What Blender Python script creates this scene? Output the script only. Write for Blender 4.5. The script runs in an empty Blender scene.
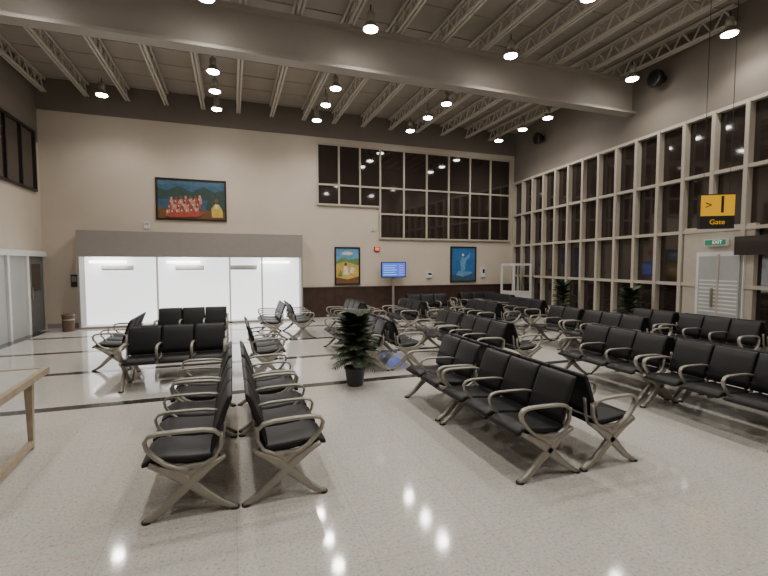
import bpy, math, random
from mathutils import Vector, Matrix
random.seed(4)
D=14.4; LX=-4.93; RC=10.5; RS=0.125; NY=-5.0; RZ=6.85
def rwx(y): return RC-(D-y)*RS

# ---------------- materials ----------------
def mat(name,col,rough=.5,metal=0,emit=None,es=0,spec=.5,noise=0,nscale=8,bump=0):
    m=bpy.data.materials.new(name); m.use_nodes=True
    nt=m.node_tree; b=nt.nodes['Principled BSDF']
    b.inputs['Base Color'].default_value=(*col,1); b.inputs['Roughness'].default_value=rough
    b.inputs['Metallic'].default_value=metal; b.inputs['Specular IOR Level'].default_value=spec
    if emit: 
        b.inputs['Emission Color'].default_value=(*emit,1); b.inputs['Emission Strength'].default_value=es
    tc=nt.nodes.new('ShaderNodeTexCoord')
    n=nt.nodes.new('ShaderNodeTexNoise'); n.inputs['Scale'].default_value=nscale; n.inputs['Detail'].default_value=4
    nt.links.new(tc.outputs['Object'],n.inputs['Vector'])
    if noise:
        r=nt.nodes.new('ShaderNodeValToRGB')
        r.color_ramp.elements[0].position=.3; r.color_ramp.elements[1].position=.7
        r.color_ramp.elements[0].color=(*[c*(1-noise) for c in col],1)
        r.color_ramp.elements[1].color=(*[min(1,c*(1+noise)) for c in col],1)
        nt.links.new(n.outputs['Fac'],r.inputs['Fac']); nt.links.new(r.outputs['Color'],b.inputs['Base Color'])
    if bump:
        bp=nt.nodes.new('ShaderNodeBump'); bp.inputs['Strength'].default_value=bump; bp.inputs['Distance'].default_value=.01
        nt.links.new(n.outputs['Fac'],bp.inputs['Height']); nt.links.new(bp.outputs['Normal'],b.inputs['Normal'])
    return m
M={}
M['cream']=mat('cream_paint',(.62,.54,.45),.7,noise=.03,nscale=1.5)
M['taupe']=mat('taupe_paint',(.18,.155,.13),.7,noise=.05,nscale=1.5)
M['taupe2']=mat('taupe_light',(.20,.172,.144),.7,noise=.05,nscale=1.5)
M['roof']=mat('roof_sheet',(.33,.295,.25),.6,noise=.05,nscale=2)
M['steel']=mat('painted_steel',(.56,.52,.455),.5,noise=.04)
M['girder']=mat('girder_paint',(.36,.325,.28),.5,noise=.03,nscale=2)
M['mullion']=mat('mullion_alu',(.50,.45,.375),.45,noise=.04)
M['glass']=mat('night_glass',(.030,.021,.018),.05,spec=.8)
M['vinyl']=mat('black_vinyl',(.011,.0105,.012),.45,spec=.35,noise=.15,nscale=60,bump=.12)
M['alu']=mat('cast_aluminium',(.36,.34,.295),.42,metal=.5,noise=.05,nscale=20)
M['wood_dark']=mat('wainscot_wood',(.045,.022,.017),.45,noise=.3,nscale=5)
M['grey']=mat('grey_panel',(.30,.275,.255),.5,noise=.03)
M['white']=mat('white_laminate',(.75,.75,.74),.4,noise=.02)
M['white_lit']=mat('backlit_white',(.85,.86,.86),.5,emit=(1,1,1.02),es=1.5)
M['tube']=mat('lamp_tube',(1,1,1),.4,emit=(1,1,1),es=8)
M['lamp']=mat('lamp_lens',(1,1,1),.4,emit=(1,.95,.88),es=60)
M['black']=mat('black_plastic',(.015,.015,.015),.45,noise=.1)
M['frame']=mat('picture_frame_dark',(.02,.013,.01),.4,noise=.1)
M['yellow']=mat('sign_yellow',(.8,.42,.01),.4,emit=(1,.5,.01),es=.3)
M['green']=mat('exit_green',(.02,.16,.08),.4,emit=(.05,.4,.2),es=.2)
M['lit_text']=mat('lit_text',(.9,.9,.9),.4,emit=(1,1,1),es=.4)
M['screen']=mat('screen_blue',(.02,.08,.3),.3,emit=(.04,.16,.8),es=1.2)
M['red']=mat('led_red',(.5,.02,.02),.3,emit=(1,.12,.05),es=1.5)
M['ltwood']=mat('light_wood',(.42,.34,.24),.45,noise=.12,nscale=12)
M['tabletop']=mat('pale_table_top',(.50,.53,.50),.12,noise=.04)
M['leaf']=mat('leaf_green',(.03,.05,.022),.5,noise=.35,nscale=9)
M['soil']=mat('soil',(.03,.02,.012),.9,noise=.3)
M['pot']=mat('pot_dark',(.035,.037,.042),.4,noise=.1)
M['brown']=mat('bin_brown',(.12,.07,.05),.4,noise=.1)
M['door_grey']=mat('door_grey',(.12,.12,.12),.4,noise=.1)
M['frost']=mat('frosted_glass',(.42,.43,.42),.35,noise=.02)
M['strip']=mat('dark_granite_strip',(.045,.041,.04),.10,noise=.3,nscale=60)
for k,c in dict(p_sky=(.04,.10,.18),p_hill=(.03,.065,.055),p_water=(.06,.13,.2),p_red=(.42,.07,.05),p_pink=(.52,.25,.2),p_yel=(.62,.42,.08),p_blue=(.03,.15,.40),p_lblue=(.13,.33,.58),p_grn=(.15,.28,.06),p_wht=(.7,.68,.6),p_brn=(.16,.08,.03)).items():
    M[k]=mat(k,c,.6,noise=.18,nscale=9)

def floor_mat():
    m=bpy.data.materials.new('polished_granite'); m.use_nodes=True; nt=m.node_tree; b=nt.nodes['Principled BSDF']
    tc=nt.nodes.new('ShaderNodeTexCoord')
    v=nt.nodes.new('ShaderNodeTexVoronoi'); v.inputs['Scale'].default_value=110
    n=nt.nodes.new('ShaderNodeTexNoise'); n.inputs['Scale'].default_value=45; n.inputs['Detail'].default_value=5
    n2=nt.nodes.new('ShaderNodeTexNoise'); n2.inputs['Scale'].default_value=1.2
    for x in (v,n,n2): nt.links.new(tc.outputs['Object'],x.inputs['Vector'])
    r=nt.nodes.new('ShaderNodeValToRGB'); e=r.color_ramp.elements
    e[0].position=.30; e[0].color=(.44,.41,.365,1); e[1].position=.60; e[1].color=(.70,.67,.61,1)
    k=e.new(.42); k.color=(.63,.60,.545,1)
    nt.links.new(n.outputs['Fac'],r.inputs['Fac'])
    mx=nt.nodes.new('ShaderNodeMix'); mx.data_type='RGBA'; mx.blend_type='MULTIPLY'; mx.inputs[0].default_value=.22
    nt.links.new(r.outputs['Color'],mx.inputs[6]); nt.links.new(v.outputs['Color'],mx.inputs[7])
    hs=nt.nodes.new('ShaderNodeHueSaturation'); hs.inputs['Saturation'].default_value=.75; hs.inputs['Value'].default_value=1.08
    nt.links.new(mx.outputs[2],hs.inputs['Color'])
    br=nt.nodes.new('ShaderNodeTexBrick'); br.offset=0; br.inputs['Scale'].default_value=1
    br.inputs['Brick Width'].default_value=.8; br.inputs['Row Height'].default_value=.8; br.inputs['Mortar Size'].default_value=.003
    br.inputs['Color1'].default_value=(1,1,1,1); br.inputs['Color2'].default_value=(.95,.95,.95,1); br.inputs['Mortar'].default_value=(.8,.8,.78,1)
    nt.links.new(tc.outputs['Object'],br.inputs['Vector'])
    m2=nt.nodes.new('ShaderNodeMix'); m2.data_type='RGBA'; m2.blend_type='MULTIPLY'; m2.inputs[0].default_value=1
    nt.links.new(hs.outputs['Color'],m2.inputs[6]); nt.links.new(br.outputs['Color'],m2.inputs[7])
    nt.links.new(m2.outputs[2],b.inputs['Base Color'])
    mr=nt.nodes.new('ShaderNodeMapRange'); mr.inputs[3].default_value=.04; mr.inputs[4].default_value=.11
    nt.links.new(n2.outputs['Fac'],mr.inputs[0]); nt.links.new(mr.outputs[0],b.inputs['Roughness'])
    b.inputs['Specular IOR Level'].default_value=.75
    return m
M['floor']=floor_mat()

# ---------------- mesh builder ----------------
class MB:
    def __init__(s): s.v=[];s.f=[];s.m=[];s.mats=[];s.sm=[]
    def mi(s,k):
        if k not in s.mats: s.mats.append(k)
        return s.mats.index(k)
    def add(s,vs,fs,k,smooth=False):
        o=len(s.v); s.v+= [tuple(v) for v in vs]; i=s.mi(k)
        for f in fs: s.f.append([o+a for a in f]); s.m.append(i); s.sm.append(smooth)
    def box(s,x0,x1,y0,y1,z0,z1,k):
        vs=[(x,y,z) for z in (z0,z1) for x,y in ((x0,y0),(x1,y0),(x1,y1),(x0,y1))]
        s.add(vs,[(0,3,2,1),(4,5,6,7),(0,1,5,4),(1,2,6,5),(2,3,7,6),(3,0,4,7)],k)
    def rings(s,rings,k,caps=True,smooth=True):
        n=len(rings[0]); vs=[p for r in rings for p in r]; fs=[]
        for i in range(len(rings)-1):
            for j in range(n):
                a=i*n+j;b=i*n+(j+1)%n; fs.append((a,b,b+n,a+n))
        s.add(vs,fs,k,smooth)
        if caps:
            o=len(s.v)-len(vs); i=s.mi(k)
            s.f.append([o+j for j in reversed(range(n))]); s.m.append(i); s.sm.append(False)
            s.f.append([o+(len(rings)-1)*n+j for j in range(n)]); s.m.append(i); s.sm.append(False)
    def lathe(s,cx,cy,prof,k,n=20,smooth=True):
        s.rings([[(cx+r*math.cos(2*math.pi*j/n),cy+r*math.sin(2*math.pi*j/n),z) for j in range(n)] for r,z in prof],k,True,smooth)
    def bar_yz(s,path,x,wx,th,k):
        rs=[]
        for i,(p) in enumerate(path):
            a=path[max(i-1,0)]; b=path[min(i+1,len(path)-1)]
            dy,dz=b[0]-a[0],b[1]-a[1]; l=math.hypot(dy,dz) or 1; ny,nz=-dz/l,dy/l
            t=(p[2] if len(p)>2 else th)/2
            w=wx/2
            rs.append([(x-w,p[0]+ny*t*.6,p[1]+nz*t*.6),(x-w*.6,p[0]+ny*t,p[1]+nz*t),(x+w*.6,p[0]+ny*t,p[1]+nz*t),(x+w,p[0]+ny*t*.6,p[1]+nz*t*.6),
                       (x+w,p[0]-ny*t*.6,p[1]-nz*t*.6),(x+w*.6,p[0]-ny*t,p[1]-nz*t),(x-w*.6,p[0]-ny*t,p[1]-nz*t),(x-w,p[0]-ny*t*.6,p[1]-nz*t*.6)])
        s.rings(rs,k)
    def rod(s,a,b,r,k,n=6):
        a=Vector(a);b=Vector(b);d=(b-a).normalized(); u=d.orthogonal().normalized(); w=d.cross(u)
        s.rings([[p+u*r*math.cos(2*math.pi*j/n)+w*r*math.sin(2*math.pi*j/n) for j in range(n)] for p in (a,b)],k,True,False)
    def mesh(s,name):
        me=bpy.data.meshes.new(name); me.from_pydata(s.v,[],s.f)
        for k in s.mats: me.materials.append(M[k])
        for p,i,sm in zip(me.polygons,s.m,s.sm): p.material_index=i; p.use_smooth=sm
        me.update(); return me
    def obj(s,name,loc=(0,0,0),rz=0,parent=None):
        return put(s.mesh(name),name,loc,rz,parent)
def put(me,name,loc=(0,0,0),rz=0,parent=None):
    o=bpy.data.objects.new(name,me); o.location=loc; o.rotation_euler=(0,0,rz)
    bpy.context.collection.objects.link(o)
    if parent: o.parent=parent
    return o
def empty(name,loc=(0,0,0),rz=0):
    e=bpy.data.objects.new(name,None); e.location=loc; e.rotation_euler=(0,0,rz); bpy.context.collection.objects.link(e); return e
def text(body,size,loc,rot,k,parent,name):
    c=bpy.data.curves.new(name,'FONT'); c.body=body; c.size=size; c.align_x='CENTER'; c.align_y='CENTER'; c.extrude=.002
    c.materials.append(M[k]); o=bpy.data.objects.new(name,c); o.location=loc; o.rotation_euler=rot
    bpy.context.collection.objects.link(o); o.parent=parent; return o

# ---------------- shell ----------------
b=MB(); b.add([(LX,NY,0),(rwx(NY),NY,0),(RC,D,0),(LX,D,0),(LX,NY,-.1),(rwx(NY),NY,-.1),(RC,D,-.1),(LX,D,-.1)],
 [(0,1,2,3),(7,6,5,4),(0,4,5,1),(1,5,6,2),(2,6,7,3),(3,7,4,0)],'floor'); b.obj('floor')
b=MB()
for y in (6.3,8.3,10.3,12.4): b.box(LX+.32,rwx(y)-.02,y-.085,y+.085,-.01,.002,'strip')
b.box(LX+.02,LX+.3,NY+.1,D-.6,-.01,.002,'strip')
b.obj('trim_1')
b=MB(); b.box(LX-.2,RC+.3,NY-.2,D+.2,RZ,RZ+.1,'roof')
y=NY+.3
while y<D: b.box(LX,RC,y-.008,y+.008,RZ-.015,RZ,'roof'); y+=.9
b.obj('ceiling')
b=MB(); b.box(LX-.2,RC+.3,D,D+.2,0,6.0,'cream'); b.box(LX-.2,RC+.3,D-.06,D+.2,6.0,RZ,'taupe'); 
b.obj('wall_back')
b=MB(); b.box(LX-.2,LX,NY-.2,D,0,5.1,'cream'); b.box(LX-.2,LX,NY-.2,D,5.1,RZ,'taupe'); b.obj('wall_left')
b=MB(); b.box(LX-.2,rwx(NY)+.2,NY-.2,NY,0,RZ,'cream'); b.obj('wall_near')
ang=math.atan(RS); RL=(D-NY)/math.cos(ang)
def rw(s,off,z):
    return (RC-s*math.sin(ang)-off*math.cos(ang), D-s*math.cos(ang)+off*math.sin(ang), z)
def rbox(b,s0,s1,o0,o1,z0,z1,k): b.box(s0,s1,-o1,-o0,z0,z1,k)
def robj(b,name): return b.obj(name,(RC,D,0),-math.pi/2-ang)
b=MB(); rbox(b,-.1,RL+.1,-.25,0,4.95,RZ,'taupe2'); rbox(b,-.1,RL+.1,-.25,0,0,.3,'taupe'); rbox(b,-.1,RL+.1,-.25,-.12,.3,4.95,'taupe')
robj(b,'wall_right')
b=MB(); rbox(b,0,RL,-.12,-.08,.3,4.95,'glass')
s=0.05
while s<RL:
    if not (8.05<s<8.8): rbox(b,s-.04,s+.04,-.1,.06,.3,4.95,'mullion')
    else: rbox(b,s-.04,s+.04,-.1,.06,2.6,4.95,'mullion')
    s+=.68
for z in (.33,1.35,2.5,3.68,4.92): rbox(b,0,RL,-.1,.045,z-.035,z+.035,'mullion')
robj(b,'window_1')
b=MB()
b.box(2.73,4.93,D-.03,D-.005,3.79,5.78,'glass'); b.box(4.93,10.28,D-.03,D-.005,2.7,5.78,'glass')
fr=.028
for x in (2.73,3.46,4.2): b.box(x-fr,x+fr,D-.08,D-.01,3.79,5.78,'mullion')
for i in range(7):
    x=4.93+i*.892; b.box(x-fr,x+fr,D-.08,D-.01,2.7,5.78,'mullion')
for z in (4.45,5.78): b.box(2.7,10.31,D-.075,D-.01,z-fr,z+fr,'mullion')
b.box(2.7,4.93,D-.075,D-.01,3.76,3.82,'mullion')
for z in (2.7,3.55): b.box(4.9,10.31,D-.075,D-.01,z-fr,z+fr,'mullion')
b.obj('window_2')
b=MB(); b.box(LX+.005,LX+.03,NY+1,D-.35,3.75,5.3,'glass')
yy=D-.35
while yy>NY+1: b.box(LX+.01,LX+.07,yy-.03,yy+.03,3.72,5.33,'black'); yy-=.8
for z in (3.75,5.3): b.box(LX+.01,LX+.07,NY+1,D-.35,z-.03,z+.03,'black')
b.obj('window_3')
b=MB(); b.box(2.2,RC-.02,D-.05,D-.001,0,1.0,'wood_dark'); b.box(2.2,RC-.02,D-.07,D-.001,.97,1.02,'wood_dark')
x=2.2
while x<RC-.1: b.box(x,x+.02,D-.056,D-.001,0,.97,'black'); x+=1.1
b.obj('trim_2')
b=MB(); b.box(LX,-4,D-.03,D,0,.12,'grey'); b.obj('baseboard_back')
b=MB(); b.box(LX,LX+.12,11.2,D-.1,2.0,2.14,'white')
for y0 in (11.2,12.2,13.2,): b.box(LX,LX+.1,y0-.05,y0+.05,0,2.0,'white')
b.box(LX,LX+.05,11.25,13.15,0,2.0,'frost'); b.obj('door_1')
b=MB(); b.box(LX,LX+.06,13.3,14.2,0,2.0,'door_grey'); b.box(LX,LX+.09,13.25,13.3,0,2.0,'mullion'); b.box(LX,LX+.09,14.2,14.26,0,2.0,'mullion')
b.box(LX+.06,LX+.1,13.4,13.43,.9,1.2,'alu'); b.box(LX+.055,LX+.065,13.5,14.0,1.1,1.8,'glass'); b.obj('door_2')
b=MB(); s0,s1=7.95,8.95
rbox(b,s0-.35,s1+.15,-.08,.02,0,2.58,'mullion')
rbox(b,s0,s1,0,.06,0,2.05,'white'); rbox(b,s0+.07,s1-.07,.05,.075,.1,1.96,'frost')
for i in range(9): rbox(b,s0+.1,s1-.1,.074,.078,.8+i*.08,.83+i*.08,'white')
rbox(b,(s0+s1)/2-.02,(s0+s1)/2+.02,.06,.085,0,2.0,'mullion'); rbox(b,s0+.38,s0+.41,.08,.13,.9,1.3,'alu')
robj(b,'door_3')

# ---------------- roof steel ----------------
def truss(L):
    b=MB(); z0,z1=6.45,6.8
    for dx in (-.04,.04):
        b.box(dx-.022,dx+.022,0,L,z0,z0+.045,'steel'); b.box(dx-.022,dx+.022,0,L,z1-.02,z1+.02,'steel')
    n=int(L/.42); st=L/n
    for i in range(n):
        y=i*st
        b.rod((0,y,z0+.02),(0,y+st/2,z1),.02,'steel',5); b.rod((0,y+st/2,z1),(0,y+st,z0+.02),.02,'steel',5)
    return b.mesh('roof_truss')
full=truss(D-NY-.1)
for k in range(-5,10):
    X=.28+k
    if X<LX+.1: continue
    ys=D-(RC-.15-X)/RS
    if ys<NY: put(full,'roof_truss',(X,NY+.02,0))
    else: put(truss(D-.1-ys),'roof_truss',(X,ys,0))
for Y in (8.5,1.5):
    b=MB(); x1=rwx(Y)-.04
    b.box(LX+.01,x1,Y-.15,Y+.15,5.60,5.66,'girder'); b.box(LX+.01,x1,Y-.15,Y+.15,6.38,6.43,'girder'); b.box(LX+.01,x1,Y-.02,Y+.02,5.66,6.38,'girder')
    b.obj('roof_girder')
# ---------------- lamps ----------------
lb=MB()
lb.lathe(0,0,[(.05,.30),(.075,.27),(.075,.14),(.04,.12)],'alu',16)
lb.lathe(0,0,[(.05,.13),(.09,.10),(.14,.02),(.15,0),(.135,.005)],'alu',24)
lb.lathe(0,0,[(.12,.004),(.125,-.012),(.09,-.03),(.02,-.036)],'lamp',20)
lb.rod((0,0,.29),(0,0,.42),.012,'black')
lm=lb.mesh('high_bay_lamp')
def lamp(x,y,e=1):
    o=put(lm,'high_bay_lamp',(x,y,6.04))
    l=bpy.data.lights.new('lamp_light','SPOT'); l.energy=112*e; l.spot_size=math.radians(150); l.spot_blend=.6; l.shadow_soft_size=.12; l.color=(1,.935,.85)
    lo=bpy.data.objects.new('light',l); lo.location=(0,0,-.06); bpy.context.collection.objects.link(lo); lo.parent=o
for y in (12.9,11.6,10.45,7.65,5.6,2.9,.3):
    for x in (-.31,2.45,5.45,8.3 if y<5 else 8.75):
        lamp(x,y)
for y in (12.8,7.6,2.9): lamp(-3.0,y)
# ---------------- booth ----------------
e=empty('illuminated_kiosk',(0,0,0))
b=MB(); yf=13.85
b.box(-3.98,2.14,yf,D-.001,2.0,2.72,'grey'); b.obj('header',parent=e)
b=MB(); b.box(-3.96,2.12,D-.06,D-.001,0,2.0,'white_lit'); b.box(-3.96,2.12,yf+.05,D-.06,0,.06,'white')
b.box(-3.98,-3.93,yf,D-.06,0,2.0,'grey'); b.box(2.09,2.14,yf,D-.06,0,2.0,'grey')
for x in (-2.03,-.06,.88): b.box(x-.025,x+.025,yf,yf+.06,0,2.0,'white')
b.box(-3.93,2.09,yf,yf+.05,0,.05,'alu'); b.obj('cabinet',parent=e)
b=MB()
for x in (-3.3,-1.35,1.3): b.box(x-.45,x+.45,yf+.2,yf+.3,1.82,1.9,'tube')
for x in (-3.1,-1.2,.35): 
    b.box(x-.4,x+.4,D-.2,D-.06,1.62,1.76,'white'); b.box(x-.38,x+.38,D-.21,D-.2,1.64,1.655,'grey')
b.obj('fixtures',parent=e)
# ---------------- paintings ----------------
def painting(name,x0,x1,z0,z1,shapes,base):
    b=MB(); f=.05
    b.box(x0,x1,D-.05,D-.001,z0,z0+f,'frame'); b.box(x0,x1,D-.05,D-.001,z1-f,z1,'frame')
    b.box(x0,x0+f,D-.05,D-.001,z0+f,z1-f,'frame'); b.box(x1-f,x1,D-.05,D-.001,z0+f,z1-f,'frame')
    X0,X1,Z0,Z1=x0+f,x1-f,z0+f,z1-f
    b.box(X0,X1,D-.03,D-.001,Z0,Z1,base)
    lay=0
    for k,pts in shapes:
        lay+=1; y=D-.031-.0003*lay
        b.add([(X0+(X1-X0)*u,y,Z0+(Z1-Z0)*v) for u,v in pts],[list(range(len(pts)))],k)
    b.obj(name)
def ell(cx,cy,rx,ry,n=12): return [(cx+rx*math.cos(2*math.pi*i/n),cy+ry*math.sin(2*math.pi*i/n)) for i in range(n)]
sh=[('p_water',[(0,.85),(0,1),(1,1),(1,.9),(.6,.86),(.3,.92)]),('p_hill',[(0,.5),(0,.8),(.15,.72),(.3,.86),(.5,.7),(.68,.85),(.85,.72),(1,.8),(1,.5)]),('p_brn',[(0,0),(0,.3),(.3,.2),(.6,.22),(1,.3),(1,0)]),('p_hill',[(.7,.25),(.75,.55),(1,.6),(1,.2)])]
for r in range(3):
    for i in range(7):
        x=.20+i*.07-.025*r; z=.44-.13*r+.012*i
        sh+=[('p_red' if (i+r)%2 else 'p_pink',[(x-.03,z-.12),(x-.026,z+.04),(x+.026,z+.05),(x+.034,z-.12)]),('p_brn' if (i+r)%3 else 'p_pink',ell(x,z+.08,.018,.042)),('p_wht',[(x-.028,z-.02),(x-.01,z+.02),(x+.0,z-.03)])]
sh+=[('p_red',[(.10,.06),(.16,.14),(.62,.2),(.7,.18),(.6,.06),(.2,.02)]),('p_yel',[(.80,.05),(.79,.28),(.85,.42),(.91,.4),(.96,.25),(.97,.05)]),('p_brn',ell(.87,.5,.028,.07)),('p_wht',[(.84,.3),(.86,.4),(.9,.38),(.9,.28)])]
painting('landscape_painting',-2.09,-.12,3.12,4.36,sh,'p_sky')
sh=[('p_yel',[(0,.1),(0,.55),(.4,.62),(1,.5),(1,.1)]),('p_grn',[(0,.62),(.3,.75),(.6,.68),(1,.72),(1,.52),(.4,.63),(0,.56)]),('p_brn',[(0,0),(0,.18),(.5,.12),(1,.2),(1,0)]),('p_wht',[(.3,.25),(.35,.5),(.5,.5),(.55,.25)]),('p_brn',ell(.42,.55,.07,.05)),('p_wht',[(.6,.3),(.66,.48),(.78,.45),(.8,.28)]),('p_grn',[(.05,.2),(.2,.4),(.3,.2)]),('p_wht',ell(.5,.86,.25,.05))]
painting('field_painting',3.3,4.2,1.08,2.38,sh,'p_lblue')
sh=[('p_lblue',[(.1,.1),(.3,.3),(.9,.26),(.7,.1)]),('p_lblue',[(.42,.3),(.35,.6),(.48,.72),(.6,.6),(.56,.3)]),('p_lblue',[(.3,.75),(.5,.66),(.8,.85),(.75,.7),(.55,.58)]),('p_wht',ell(.48,.78,.05,.04)),('p_sky',[(0,0),(0,.2),(.5,.12),(1,.25),(1,0)])]
painting('blue_painting',7.72,8.82,1.12,2.46,sh,'p_blue')
e=empty('flight_information_display',(5.35,D,1.6))
b=MB(); b.box(-.46,.46,-.3,-.24,-.27,.27,'black'); b.box(-.43,.43,-.305,-.30,-.24,.24,'screen')
for i in range(5): b.box(-.38,.1-.05*(i%2),-.308,-.305,.14-i*.08,.155-i*.08,'lit_text'); b.box(.2,.36,-.308,-.305,.14-i*.08,.155-i*.08,'red')
b.box(-.05,.05,-.24,-.001,-.05,.05,'black'); b.box(-.04,.04,-.26,-.22,-1.59,-.2,'alu'); b.box(-.2,.2,-.4,-.1,-1.6,-1.57,'alu'); b.obj('screen_panel',parent=e)
b=MB(); b.box(4.72,4.92,D-.06,D-.001,2.25,2.4,'black'); b.box(4.74,4.90,D-.062,D-.06,2.27,2.38,'red'); b.obj('led_clock')
b=MB(); b.box(-2.42,-2.27,D-.03,D-.001,2.85,3.05,'white'); b.box(-2.40,-2.29,D-.033,D-.03,2.95,3.02,'frost'); b.obj('wall_notice_card')
b=MB(); b.box(4.62,4.75,D-.03,D-.001,2.95,3.1,'white'); b.box(4.64,4.73,D-.033,D-.03,2.97,3.08,'frost'); b.obj('wall_notice_card')
b=MB(); b.box(-4.28,-4.12,D-.06,D-.001,1.15,1.5,'black'); b.box(-4.26,-4.14,D-.065,D-.06,1.3,1.45,'grey'); b.obj('wall_phone_box')
b=MB(); b.box(9.05,9.2,D-.08,D-.001,1.3,1.65,'white'); b.box(9.08,9.17,D-.085,D-.08,1.45,1.6,'black'); b.obj('hand_sanitizer_dispenser')
b=MB(); b.box(6.75,6.95,D-.08,D-.001,1.3,1.5,'white'); b.box(6.78,6.92,D-.085,D-.08,1.4,1.47,'black'); b.obj('wall_thermostat')
e=empty('white_security_booth',(9.78,13.2,0))
b=MB(); w=.36; H=1.8
for sx in (-1,1):
    for sy in (-1,1): b.box(sx*w-.03,sx*w+.03,sy*w-.03,sy*w+.03,0,H,'white')
b.box(-w,w,-w,w,H-.06,H+.02,'white'); b.box(-w,w,-w-.01,-w+.01,0,.8,'white'); b.box(-w-.01,-w+.01,-w,w,0,.8,'white'); b.box(w-.01,w+.01,-w,w,0,.8,'white'); b.box(-w,w,w-.01,w+.01,0,.8,'white')
b.box(-w,w,-w-.02,-w+.02,.78,.83,'white'); b.box(-w-.02,-w+.02,-w,w,.78,.83,'white'); b.obj('booth_body',parent=e)
# gate sign
e=empty('gate_sign',(8.05,5.25,0),math.radians(-34))
b=MB(); b.box(-.26,.26,-.06,.06,2.42,3.02,'black'); b.box(-.255,.255,-.066,-.06,2.64,3.0,'yellow')
for x in (-.2,.2): b.rod((x,0,3.02),(x,0,6.84),.005,'black')
b.obj('sign_box',parent=e)
text('1',.42,(.07,-.068,2.82),(math.pi/2,0,0),'black',e,'numeral'); text('Gate',.12,(0,-.068,2.53),(math.pi/2,0,0),'yellow',e,'caption')
text('>',.2,(-.14,-.068,2.82),(math.pi/2,0,0),'black',e,'arrow')
e=empty('exit_sign',rw(8.4,.09,2.24),-math.pi/2-ang)
b=MB(); b.box(-.24,.24,-.03,.03,-.07,.07,'white'); b.box(-.22,.22,-.034,-.03,-.055,.055,'green'); b.box(-.04,.04,.03,.06,-.02,.02,'alu'); b.obj('sign_panel',parent=e)
text('EXIT',.1,(.05,-.036,0),(math.pi/2,0,0),'lit_text',e,'lettering')
e=empty('wall_monitor',rw(9.2,.02,2.15),-math.pi/2-ang)
b=MB(); b.box(-.36,.36,-.16,-.1,-.18,.18,'black'); b.box(-.33,.33,-.165,-.16,-.15,.15,'glass'); b.box(-.04,.04,-.1,0,-.04,.04,'alu'); b.obj('monitor_panel',parent=e)
for s in (6.9,2.0):
    e=empty('wall_speaker',rw(s,0.02,6.12),-math.pi/2-ang)
    b=MB(); 
    n=20
    b.rings([[(r*math.cos(2*math.pi*j/n),y,r*math.sin(2*math.pi*j/n)) for j in range(n)] for r,y in ((.08,.0),(.1,-.08),(.17,-.14),(.2,-.28),(.18,-.3),(.06,-.25))],'black'); b.obj('speaker_horn',parent=e)
# ---------------- table left ----------------
e=empty('reception_table',(-1.78,5.25,0),math.radians(3))
b=MB(); b.box(-1.3,-.05,-1.6,-.05,.72,.745,'tabletop')
b.box(-1.35,0,-.05,0,.69,.75,'ltwood'); b.box(-.05,0,-1.65,-.05,.69,.75,'ltwood'); b.box(-1.35,0,-1.65,-1.6,.69,.75,'ltwood'); b.box(-1.35,-1.3,-1.6,-.05,.69,.75,'ltwood')
for x in (-1.25,-.1):
    for y in (-1.5,-.25): 
        b.rings([[(x-w2,y-w2,z),(x+w2,y-w2,z),(x+w2,y+w2,z),(x-w2,y+w2,z)] for w2,z in ((.018,0),(.035,.69))],'ltwood',smooth=False)
    b.box(x-.02,x+.02,-1.5,-.25,.03,.09,'ltwood')
b.obj('table_frame',parent=e)
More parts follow.
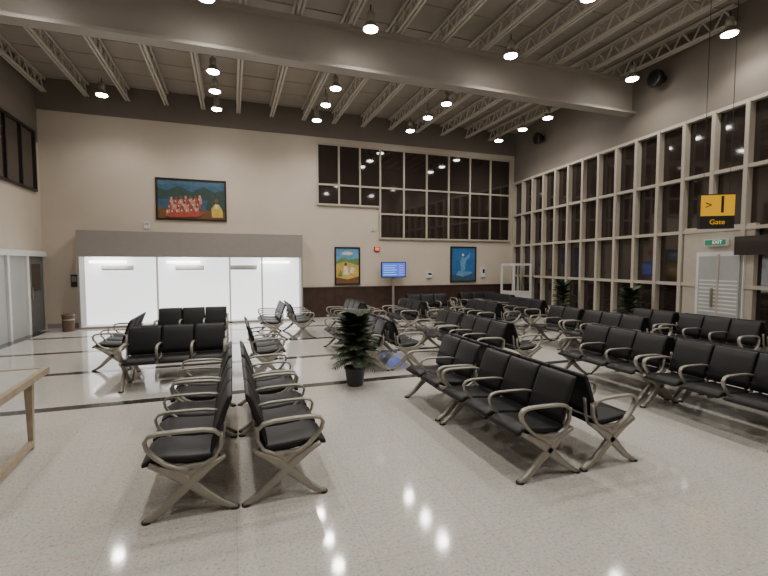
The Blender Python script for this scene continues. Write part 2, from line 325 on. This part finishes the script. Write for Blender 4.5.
# ---------------- bench ----------------
def panel(b,path,x0,x1,t,k,sg=1):
    n=len(path)
    def ring(x,sc):
        A=[];B=[]
        for i,p in enumerate(path):
            a=path[max(i-1,0)]; c=path[min(i+1,n-1)]
            dy,dz=c[0]-a[0],c[1]-a[1]; l=math.hypot(dy,dz); ny,nz=-dz/l,dy/l
            tt=t/2*sc*(.45 if i in(0,n-1) else 1)
            A.append((x,p[0]+ny*tt,p[1]+nz*tt)); B.append((x,p[0]-ny*tt,p[1]-nz*tt))
        return A+B[::-1]
    b.rings([ring(x0,.35),ring(x0+.012,.85),ring(x0+.035,1),ring(x1-.035,1),ring(x1-.012,.85),ring(x1,.35)],k)
P=.46
def bench_mesh(n,double):
    b=MB(); L=n*P
    for sg in ((1,-1) if double else (1,)):
        c=MB()
        for i in range(n):
            x0=i*P+.008; x1=(i+1)*P-.008
            panel(c,[(-.14,.405),(-.2,.39),(-.35,.395),(-.48,.41),(-.58,.415),(-.645,.39)],x0+.012,x1-.012,.06,'vinyl')
            panel(c,[(-.195,.44),(-.175,.51),(-.135,.63),(-.095,.74),(-.065,.81),(-.052,.835)],x0,x1,.042,'vinyl')
            for xx in (x0+.06,x1-.06): c.bar_yz([(-.3,.36),(-.15,.375),(-.12,.46),(-.10,.62)],xx,.03,.016,'alu')
        c.box(0,L,-.37,-.31,.31,.36,'alu')
        for i in range(n+1):
            x=i*P; end=i in (0,n); w=.05 if end else .036; t=.026 if end else .02
            c.bar_yz([(-.13,.565),(-.17,.60),(-.25,.615),(-.4,.62),(-.54,.62),(-.60,.605),(-.622,.57),(-.61,.52),(-.56,.455),(-.5,.40),(-.42,.36),(-.34,.345)],x,w,t,'alu')
            c.bar_yz([(-.34,.345),(-.25,.36),(-.17,.40),(-.13,.48),(-.125,.58)],x,w*.8,t,'alu')
        for x in (.0,L):
            c.bar_yz([(-.60,.405,.025),(-.5,.355,.05),(-.41,.30,.07),(-.34,.245,.08),(-.25,.16,.062),(-.14,.07,.048),(-.05,.02,.036),(-.02,.012,.02)],x,.05,.04,'alu')
            c.bar_yz([(-.10,.405,.025),(-.2,.35,.05),(-.27,.30,.07),(-.34,.245,.08),(-.42,.17,.062),(-.52,.07,.048),(-.60,.02,.036),(-.64,.012,.02)],x,.05,.04,'alu')
            c.add([(x-.016,-.55,.375),(x-.016,-.15,.375),(x-.016,-.34,.24),(x+.016,-.55,.375),(x+.016,-.15,.375),(x+.016,-.34,.24)],[(0,1,2),(5,4,3),(0,3,4,1),(1,4,5,2),(2,5,3,0)],'alu')
            for y in (-.04,-.62): c.lathe(x,y,[(.035,0),(.035,.014),(.02,.02)],'black',10)
        if sg==-1:
            c.v=[(x,-y,z) for x,y,z in c.v]; c.f=[f[::-1] for f in c.f]
        o=len(b.v); b.v+=c.v
        for f,m,sm in zip(c.f,c.m,c.sm): b.f.append([o+a for a in f]); b.m.append(b.mi(c.mats[m])); b.sm.append(sm)
    return b.mesh('waiting_bench_%d%s'%(n,'d' if double else 's'))
BM={}
def bench(x,y,n=3,double=True,rz=90):
    k=(n,double)
    if k not in BM: BM[k]=bench_mesh(n,double)
    return put(BM[k],'waiting_bench',(x,y,0),math.radians(rz))
bench(.03,3.28,3); bench(.03,4.78,2)
bench(2.82,2.87,3); bench(2.82,4.37,2)
bench(5.46,2.55,3); bench(5.46,4.05,3)
bench(7.05,5.7,3); bench(7.05,7.2,2)
bench(8.35,4.6,3); bench(8.35,6.1,2)
bench(4.25,5.85,3); bench(4.25,7.35,2)
bench(2.5,6.75,3); bench(2.5,8.25,2)
bench(.15,6.95,3,False)
bench(-1.5,7.45,3,True,0)
bench(-1.6,9.75,3,False,270)
bench(-1.5,10.35,3,True,0)
bench(1.25,10.4,3)
bench(3.05,10.2,3); bench(4.6,10.0,3); bench(6.2,9.0,3); bench(7.8,9.3,3); bench(8.2,11.2,3)
bench(5.2,12.6,3,True,0); bench(7.3,12.95,3,True,0)
# ---------------- plants ----------------
def plant(x,y,h,r,n=26,seed=1):
    rd=random.Random(seed); e=empty('potted_palm',(x,y,0))
    b=MB(); b.lathe(0,0,[(.11,0),(.12,.02),(.15,.24),(.165,.25),(.165,.28),(.145,.28),(.14,.25)],'pot',20); b.lathe(0,0,[(.142,.24),(.02,.262)],'soil',16); b.obj('pot',parent=e)
    b=MB(); b.lathe(0,0,[(.025,.25),(.02,.5),(.01,h*.8)],'soil',8)
    for i in range(n):
        t=i/n; a=i*2.4+rd.random()*.5; z0=.36+(h*.74-.36)*t; L=r*(1.1-.4*t)*rd.uniform(.85,1.1); up=.2+1.0*t
        pts=[]; 
        for j in range(7):
            q=j/6; pts.append(Vector((math.cos(a)*L*q*(1-.25*up*.5),math.sin(a)*L*q*(1-.25*up*.5), z0+L*(up*q-.55*q*q)+.03*q)))
        for j in range(6): b.rod(pts[j],pts[j+1],.004,'leaf',4)
        side=Vector((-math.sin(a),math.cos(a),0))
        for j in range(1,14):
            q=j/14*6; k=int(q); p=pts[k].lerp(pts[min(k+1,6)],q-k); d=(pts[min(k+1,6)]-pts[k]).normalized()
            ll=.12*math.sin(math.pi*(.15+.8*j/14))+.02
            for sg in (-1,1):
                tip=p+side*sg*ll+d*ll*.6+Vector((0,0,-.25*ll)); w=d*.012
                b.add([p-w,p+w,(p+tip)/2+w*1.2,tip,(p+tip)/2-w*1.2],[(0,1,2,3,4)],'leaf')
    b.obj('fronds',parent=e)
plant(1.70,6.1,1.28,.40,56,2); plant(9.12,7.85,1.5,.40,40,3); plant(9.4,10.4,1.55,.40,40,5)
e=empty('waste_bin',(-4.15,13.6,0)); b=MB(); b.lathe(0,0,[(.13,0),(.14,.02),(.14,.4),(.15,.41),(.15,.45),(.12,.47),(.06,.44)],'brown',20); b.lathe(0,0,[(.144,.3),(.144,.33)],'alu',20); b.obj('bin_body',parent=e)
w=bpy.data.worlds.new('World'); bpy.context.scene.world=w; w.use_nodes=True
w.node_tree.nodes['Background'].inputs[0].default_value=(.01,.012,.02,1); w.node_tree.nodes['Background'].inputs[1].default_value=1
cam=bpy.data.cameras.new('camera'); cam.lens=430/768*36; cam.sensor_width=36; cam.clip_end=100
co=bpy.data.objects.new('camera',cam); co.location=(0,0,1.8); co.rotation_euler=(math.radians(90-3.2),0,math.radians(-19.47))
bpy.context.collection.objects.link(co); bpy.context.scene.camera=co
